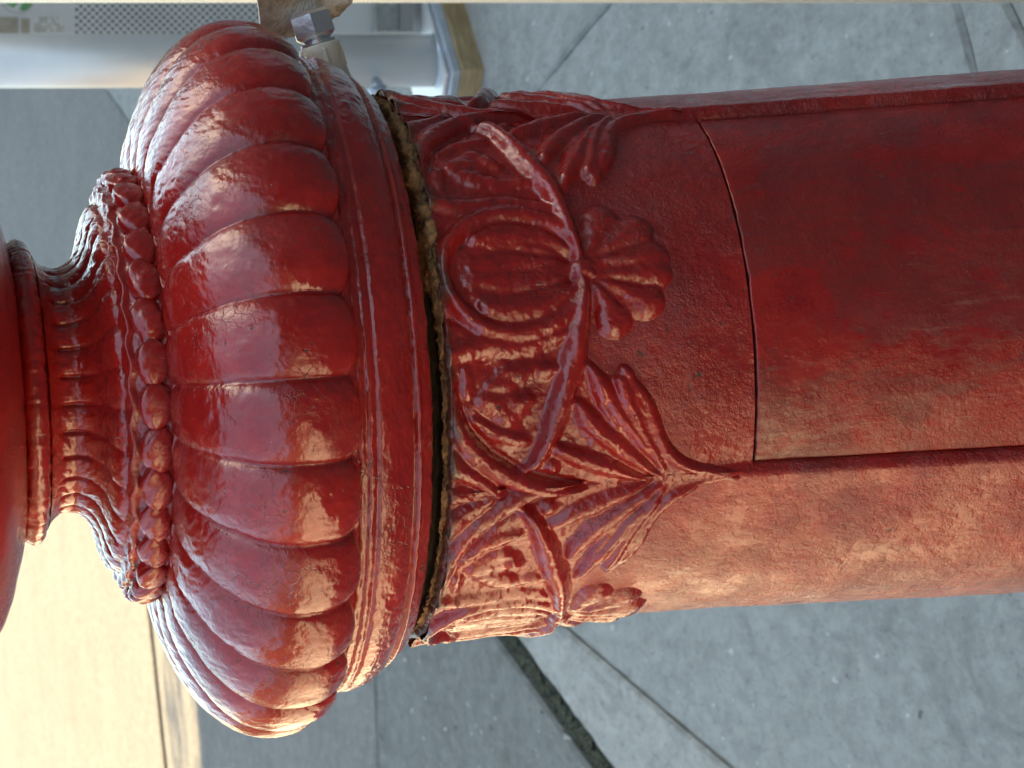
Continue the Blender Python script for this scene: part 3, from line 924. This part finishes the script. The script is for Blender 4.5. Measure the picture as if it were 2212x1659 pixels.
V, Fc = plate_mesh()
c = A0 + axd * 205 * u
view = (c - CAM).normalized()
e_y = Vector((0, 0, 1)); e_y = (e_y - e_y.dot(axd) * axd).normalized()      # plate width runs up the post
e_z = axd.cross(e_y).normalized()
if e_z.y > 0: e_z = -e_z
dn = (-axd * 0.76 + Vector((0, 1, 0)) * 0.65)
dn = (dn - dn.dot(e_y) * e_y).normalized()
nx = e_y.cross(dn).normalized()
if nx.y > 0: nx = -nx
VV = [(nx * v.x + e_y * (-v.y) - dn * v.z) * u + axd * 222 * u for v in V]
pl = link('steel_plate', mesh_py('steel_plate', VV, Fc), M_plate, fit)

# ------------------------------------------------------------------ rack leg behind, on a timber block
YB = 4.35
rack = empty('steel_rack', (ground_at(1000, 130).x, YB, 0))
tag(rack, 'galvanised steel rack leg with base plate and perforated panel behind the post', 'steel rack')
RL = Vector(rack.location)
def local(v): return v - RL
def tube(name, p0, p1, r, mat, parent, seg=48, org=None):
    d = (p1 - p0).normalized(); s = d.cross(Vector((0, 1, 0))).normalized(); t = d.cross(s)
    mt = Matrix((d, s, t)).transposed().to_4x4(); mt.translation = p0 - (org if org is not None else Vector((0, 0, 0)))
    L = (p1 - p0).length
    return lathe(name, [(0, r), (L, r)], seg, mat, parent, mt)
corner = ground_at(1046, 150)
p_low = at_y(948, 131, corner.y + 0.14)
p_top = at_y(-260, 131, corner.y + 0.14)
upv = (p_top - p_low).normalized()
dist = (p_low - CAM).length
rt = 56.5 * dist / F
tube('tube', p_low, p_top, rt, M_galv, rack, 64, RL)
tube('weld_collar', p_low - upv * 0.004, p_low + upv * 0.012, rt * 1.05, M_galv2, rack, 48, RL)
def prism(name, corners, zdir, thick, mat, parent, org, bev=0.0):
    k = len(corners)
    V = [cc - org for cc in corners] + [cc + zdir * thick - org for cc in corners]
    Fc = [tuple(range(k))[::-1], tuple(range(k, 2 * k))] + [(i, (i + 1) % k, k + (i + 1) % k, k + i) for i in range(k)]
    return link(name, mesh_py(name, V, Fc), mat, parent)
def square(c0, a1, s1, a2, s2, z):
    d1 = Vector((math.cos(a1), math.sin(a1), 0)); d2 = Vector((math.cos(a2), math.sin(a2), 0))
    q = Vector((c0.x, c0.y, z))
    return [q, q + d1 * s1, q + d1 * s1 + d2 * s2, q + d2 * s2]
A1_, A2_ = math.radians(42), math.radians(132)
hp = p_low.z
wt = 0.040
wb = prism('timber_block', [v for v in square(corner, A1_, 0.30, A2_, 0.30, 0.0)], Vector((0, 0, 1)), wt, M_wood, None, Vector((corner.x, corner.y, 0)))
wb.location = (corner.x, corner.y, 0)
tag(wb, 'square sawn timber block under the base plate of the steel rack', 'timber block')
cc = corner + Vector((0.0, 0.012, 0))
prism('base_plate', square(cc, A1_, 0.275, A2_, 0.275, wt + 0.001), Vector((0, 0, 1)), 0.014, M_galv2, rack, RL)
prism('base_flange', square(cc + Vector((0.0, 0.035, 0)), A1_, 0.225, A2_, 0.225, wt + 0.017), Vector((0, 0, 1)), max(0.006, hp - wt - 0.017), M_galv, rack, RL)
# wing screw on the leg
b0 = at_y(812, 178, p_low.y - rt * 0.95)
tube('clamp_screw', b0, b0 + Vector((-0.016, -0.03, 0.0)), 0.011, M_galv2, rack, 12, RL)
tube('screw_wing', b0 + Vector((-0.016, -0.03, -0.012)), b0 + Vector((-0.020, -0.034, 0.02)), 0.009, M_galv2, rack, 10, RL)
# perforated sheet
YP = p_low.y + 0.10
def pp(x, y, dy=0.0): return at_y(x, y, YP + dy)
def panel_mesh():
    V, Fc = [], []
    P0 = pp(160, 74); ex = (pp(170, 74) - P0) / 10; ey = (pp(160, 64) - P0) / 10
    def W(x, y, d=0): return P0 + ex * (x - 160) + ey * (74 - y) + Vector((0, d, 0)) - RL
    cw, ch = 8.6, 8.2
    nx_, ny_ = 62, 17
    for i in range(nx_):
        for j in range(ny_):
            x0 = 162 + i * cw; y1 = 74 - j * ch; y0 = y1 - ch
            cx, cy = x0 + cw / 2, (y0 + y1) / 2
            b = len(V)
            sq = [(x0, y0), (cx, y0), (x0 + cw, y0), (x0 + cw, cy), (x0 + cw, y1), (cx, y1), (x0, y1), (x0, cy)]
            if (i + j) % 2:
                for q in sq: V.append(W(*q))
                Fc.append(tuple(b + k for k in range(8)))
            else:
                for q in sq: V.append(W(*q))
                for k in range(8):
                    a = -3 * math.pi / 4 + k * math.pi / 4
                    V.append(W(cx + 3.9 * math.cos(a), cy + 3.5 * math.sin(a)))
                for k in range(8):
                    a = -3 * math.pi / 4 + k * math.pi / 4
                    V.append(W(cx + 3.9 * math.cos(a), cy + 3.5 * math.sin(a), 0.004))
                for k in range(8):
                    l = (k + 1) % 8
                    Fc.append((b + k, b + l, b + 8 + l, b + 8 + k))
                    Fc.append((b + 8 + k, b + 8 + l, b + 16 + l, b + 16 + k))
    return V, Fc, W
V, Fc, Wp = panel_mesh()
link('perforated_sheet', mesh_py('perforated_sheet', V, Fc), M_panel, rack)
def flat(name, x0, x1, y0, y1, d, th, mat, parent=rack):
    c4 = [Wp(x0, y0, d), Wp(x1, y0, d), Wp(x1, y1, d), Wp(x0, y1, d)]
    return prism(name, c4, Vector((0, 1, 0)), th, mat, parent, Vector((0, 0, 0)))
flat('solid_panel', -300, 161.8, -66, 74, 0.0, 0.004, M_panel)
flat('panel_backing', -300, 700, -66, 73, 0.03, 0.01, M_green)
flat('lower_panel', 696, 935, -66, 72, 0.002, 0.03, M_galv)
flat('cross_bracket', 822, 872, -66, 72, -0.03, 0.028, M_curb)
flat('bracket_edge', 874, 905, -66, 72, -0.028, 0.024, M_trim)
# printed sticker: white ring, green disc with a pale leaf shape, tan and white label squares
def disc(name, cx, cy, rx, ry, d, mat, seg=40, r0=0.0):
    V, Fc = [], []
    for k in range(seg):
        a = 2 * math.pi * k / seg
        V.append(Wp(cx + rx * math.cos(a), cy + ry * math.sin(a), d))
    if r0:
        for k in range(seg):
            a = 2 * math.pi * k / seg
            V.append(Wp(cx + r0 * rx * math.cos(a), cy + r0 * ry * math.sin(a), d))
        for k in range(seg):
            l = (k + 1) % seg
            Fc.append((k, l, seg + l, seg + k))
    else: Fc.append(tuple(range(seg)))
    return V, Fc
st = link('round_sticker', mesh_py('round_sticker', *disc('', 38, -6, 39, 38, -0.0012, None)), M_wht, rack)
st['label'] = 'round sticker with green emblem and white border'
V, Fc = disc('', 38, -6, 36, 35, -0.0022, None, r0=0.96)
link('sticker_ring', mesh_py('sticker_ring', V, Fc), M_trim, st)
V, Fc = [], []
for blob in ([(8, 4), (14, -20), (34, -24), (30, -6), (38, 8), (30, 18), (18, 12)], [(42, 20), (50, 6), (62, 2), (72, -8), (70, 8), (60, 20), (50, 24)], [(44, -22), (60, -24), (66, -14), (50, -8)]):
    b = len(V); V += [Wp(x, y, -0.0026) for x, y in blob]; Fc.append(tuple(range(b, len(V))))
link('sticker_emblem', mesh_py('sticker_emblem', V, Fc), M_grn, st)
flat('tan_label', -10, 40, 37, 72, -0.0012, 0.0006, M_brn)
flat('tan_label', 46, 64, 40, 72, -0.0012, 0.0006, M_brn)
lb = flat('white_label', 70, 140, 35, 72, -0.0012, 0.0006, M_wht)
V, Fc = [], []
import random
rd = random.Random(8)
for r_ in range(5):
    x = 74
    while x < 136:
        w_ = rd.uniform(2, 6)
        if rd.random() < 0.6:
            y = 38 + r_ * 6.6
            b = len(V)
            V += [Wp(x, y, -0.0022), Wp(x + w_, y, -0.0022), Wp(x + w_, y + 3.8, -0.0022), Wp(x, y + 3.8, -0.0022)]
            Fc.append((b, b + 1, b + 2, b + 3))
        x += w_ + 1.5
link('label_print', mesh_py('label_print', V, Fc), M_brn, lb)

# ------------------------------------------------------------------ cream pole whose edge shows along the side of the picture
YQ = 1.6
q0 = at_y(-900, 5, YQ); q1 = at_y(2500, 6, YQ)
dz = (q1 - q0).normalized()
q1 = q0 + dz * ((0 - q0.z) / dz.z)
pr = 0.03
pole = empty('cream_pole', (q1.x + pr, q1.y, 0))
tag(pole, 'slim cream painted pole, only its edge seen along the top border of the picture', 'pole')
og = Vector(pole.location)
tube('pole_shaft', q1 + Vector((pr, 0, 0)), q0 + Vector((pr, 0, 0)), pr, M_cream, pole, 32, og)
tube('pole_foot', Vector((q1.x + pr, q1.y, 0.0)), Vector((q1.x + pr, q1.y, 0.02)), pr * 1.03, M_cream, pole, 32, og)
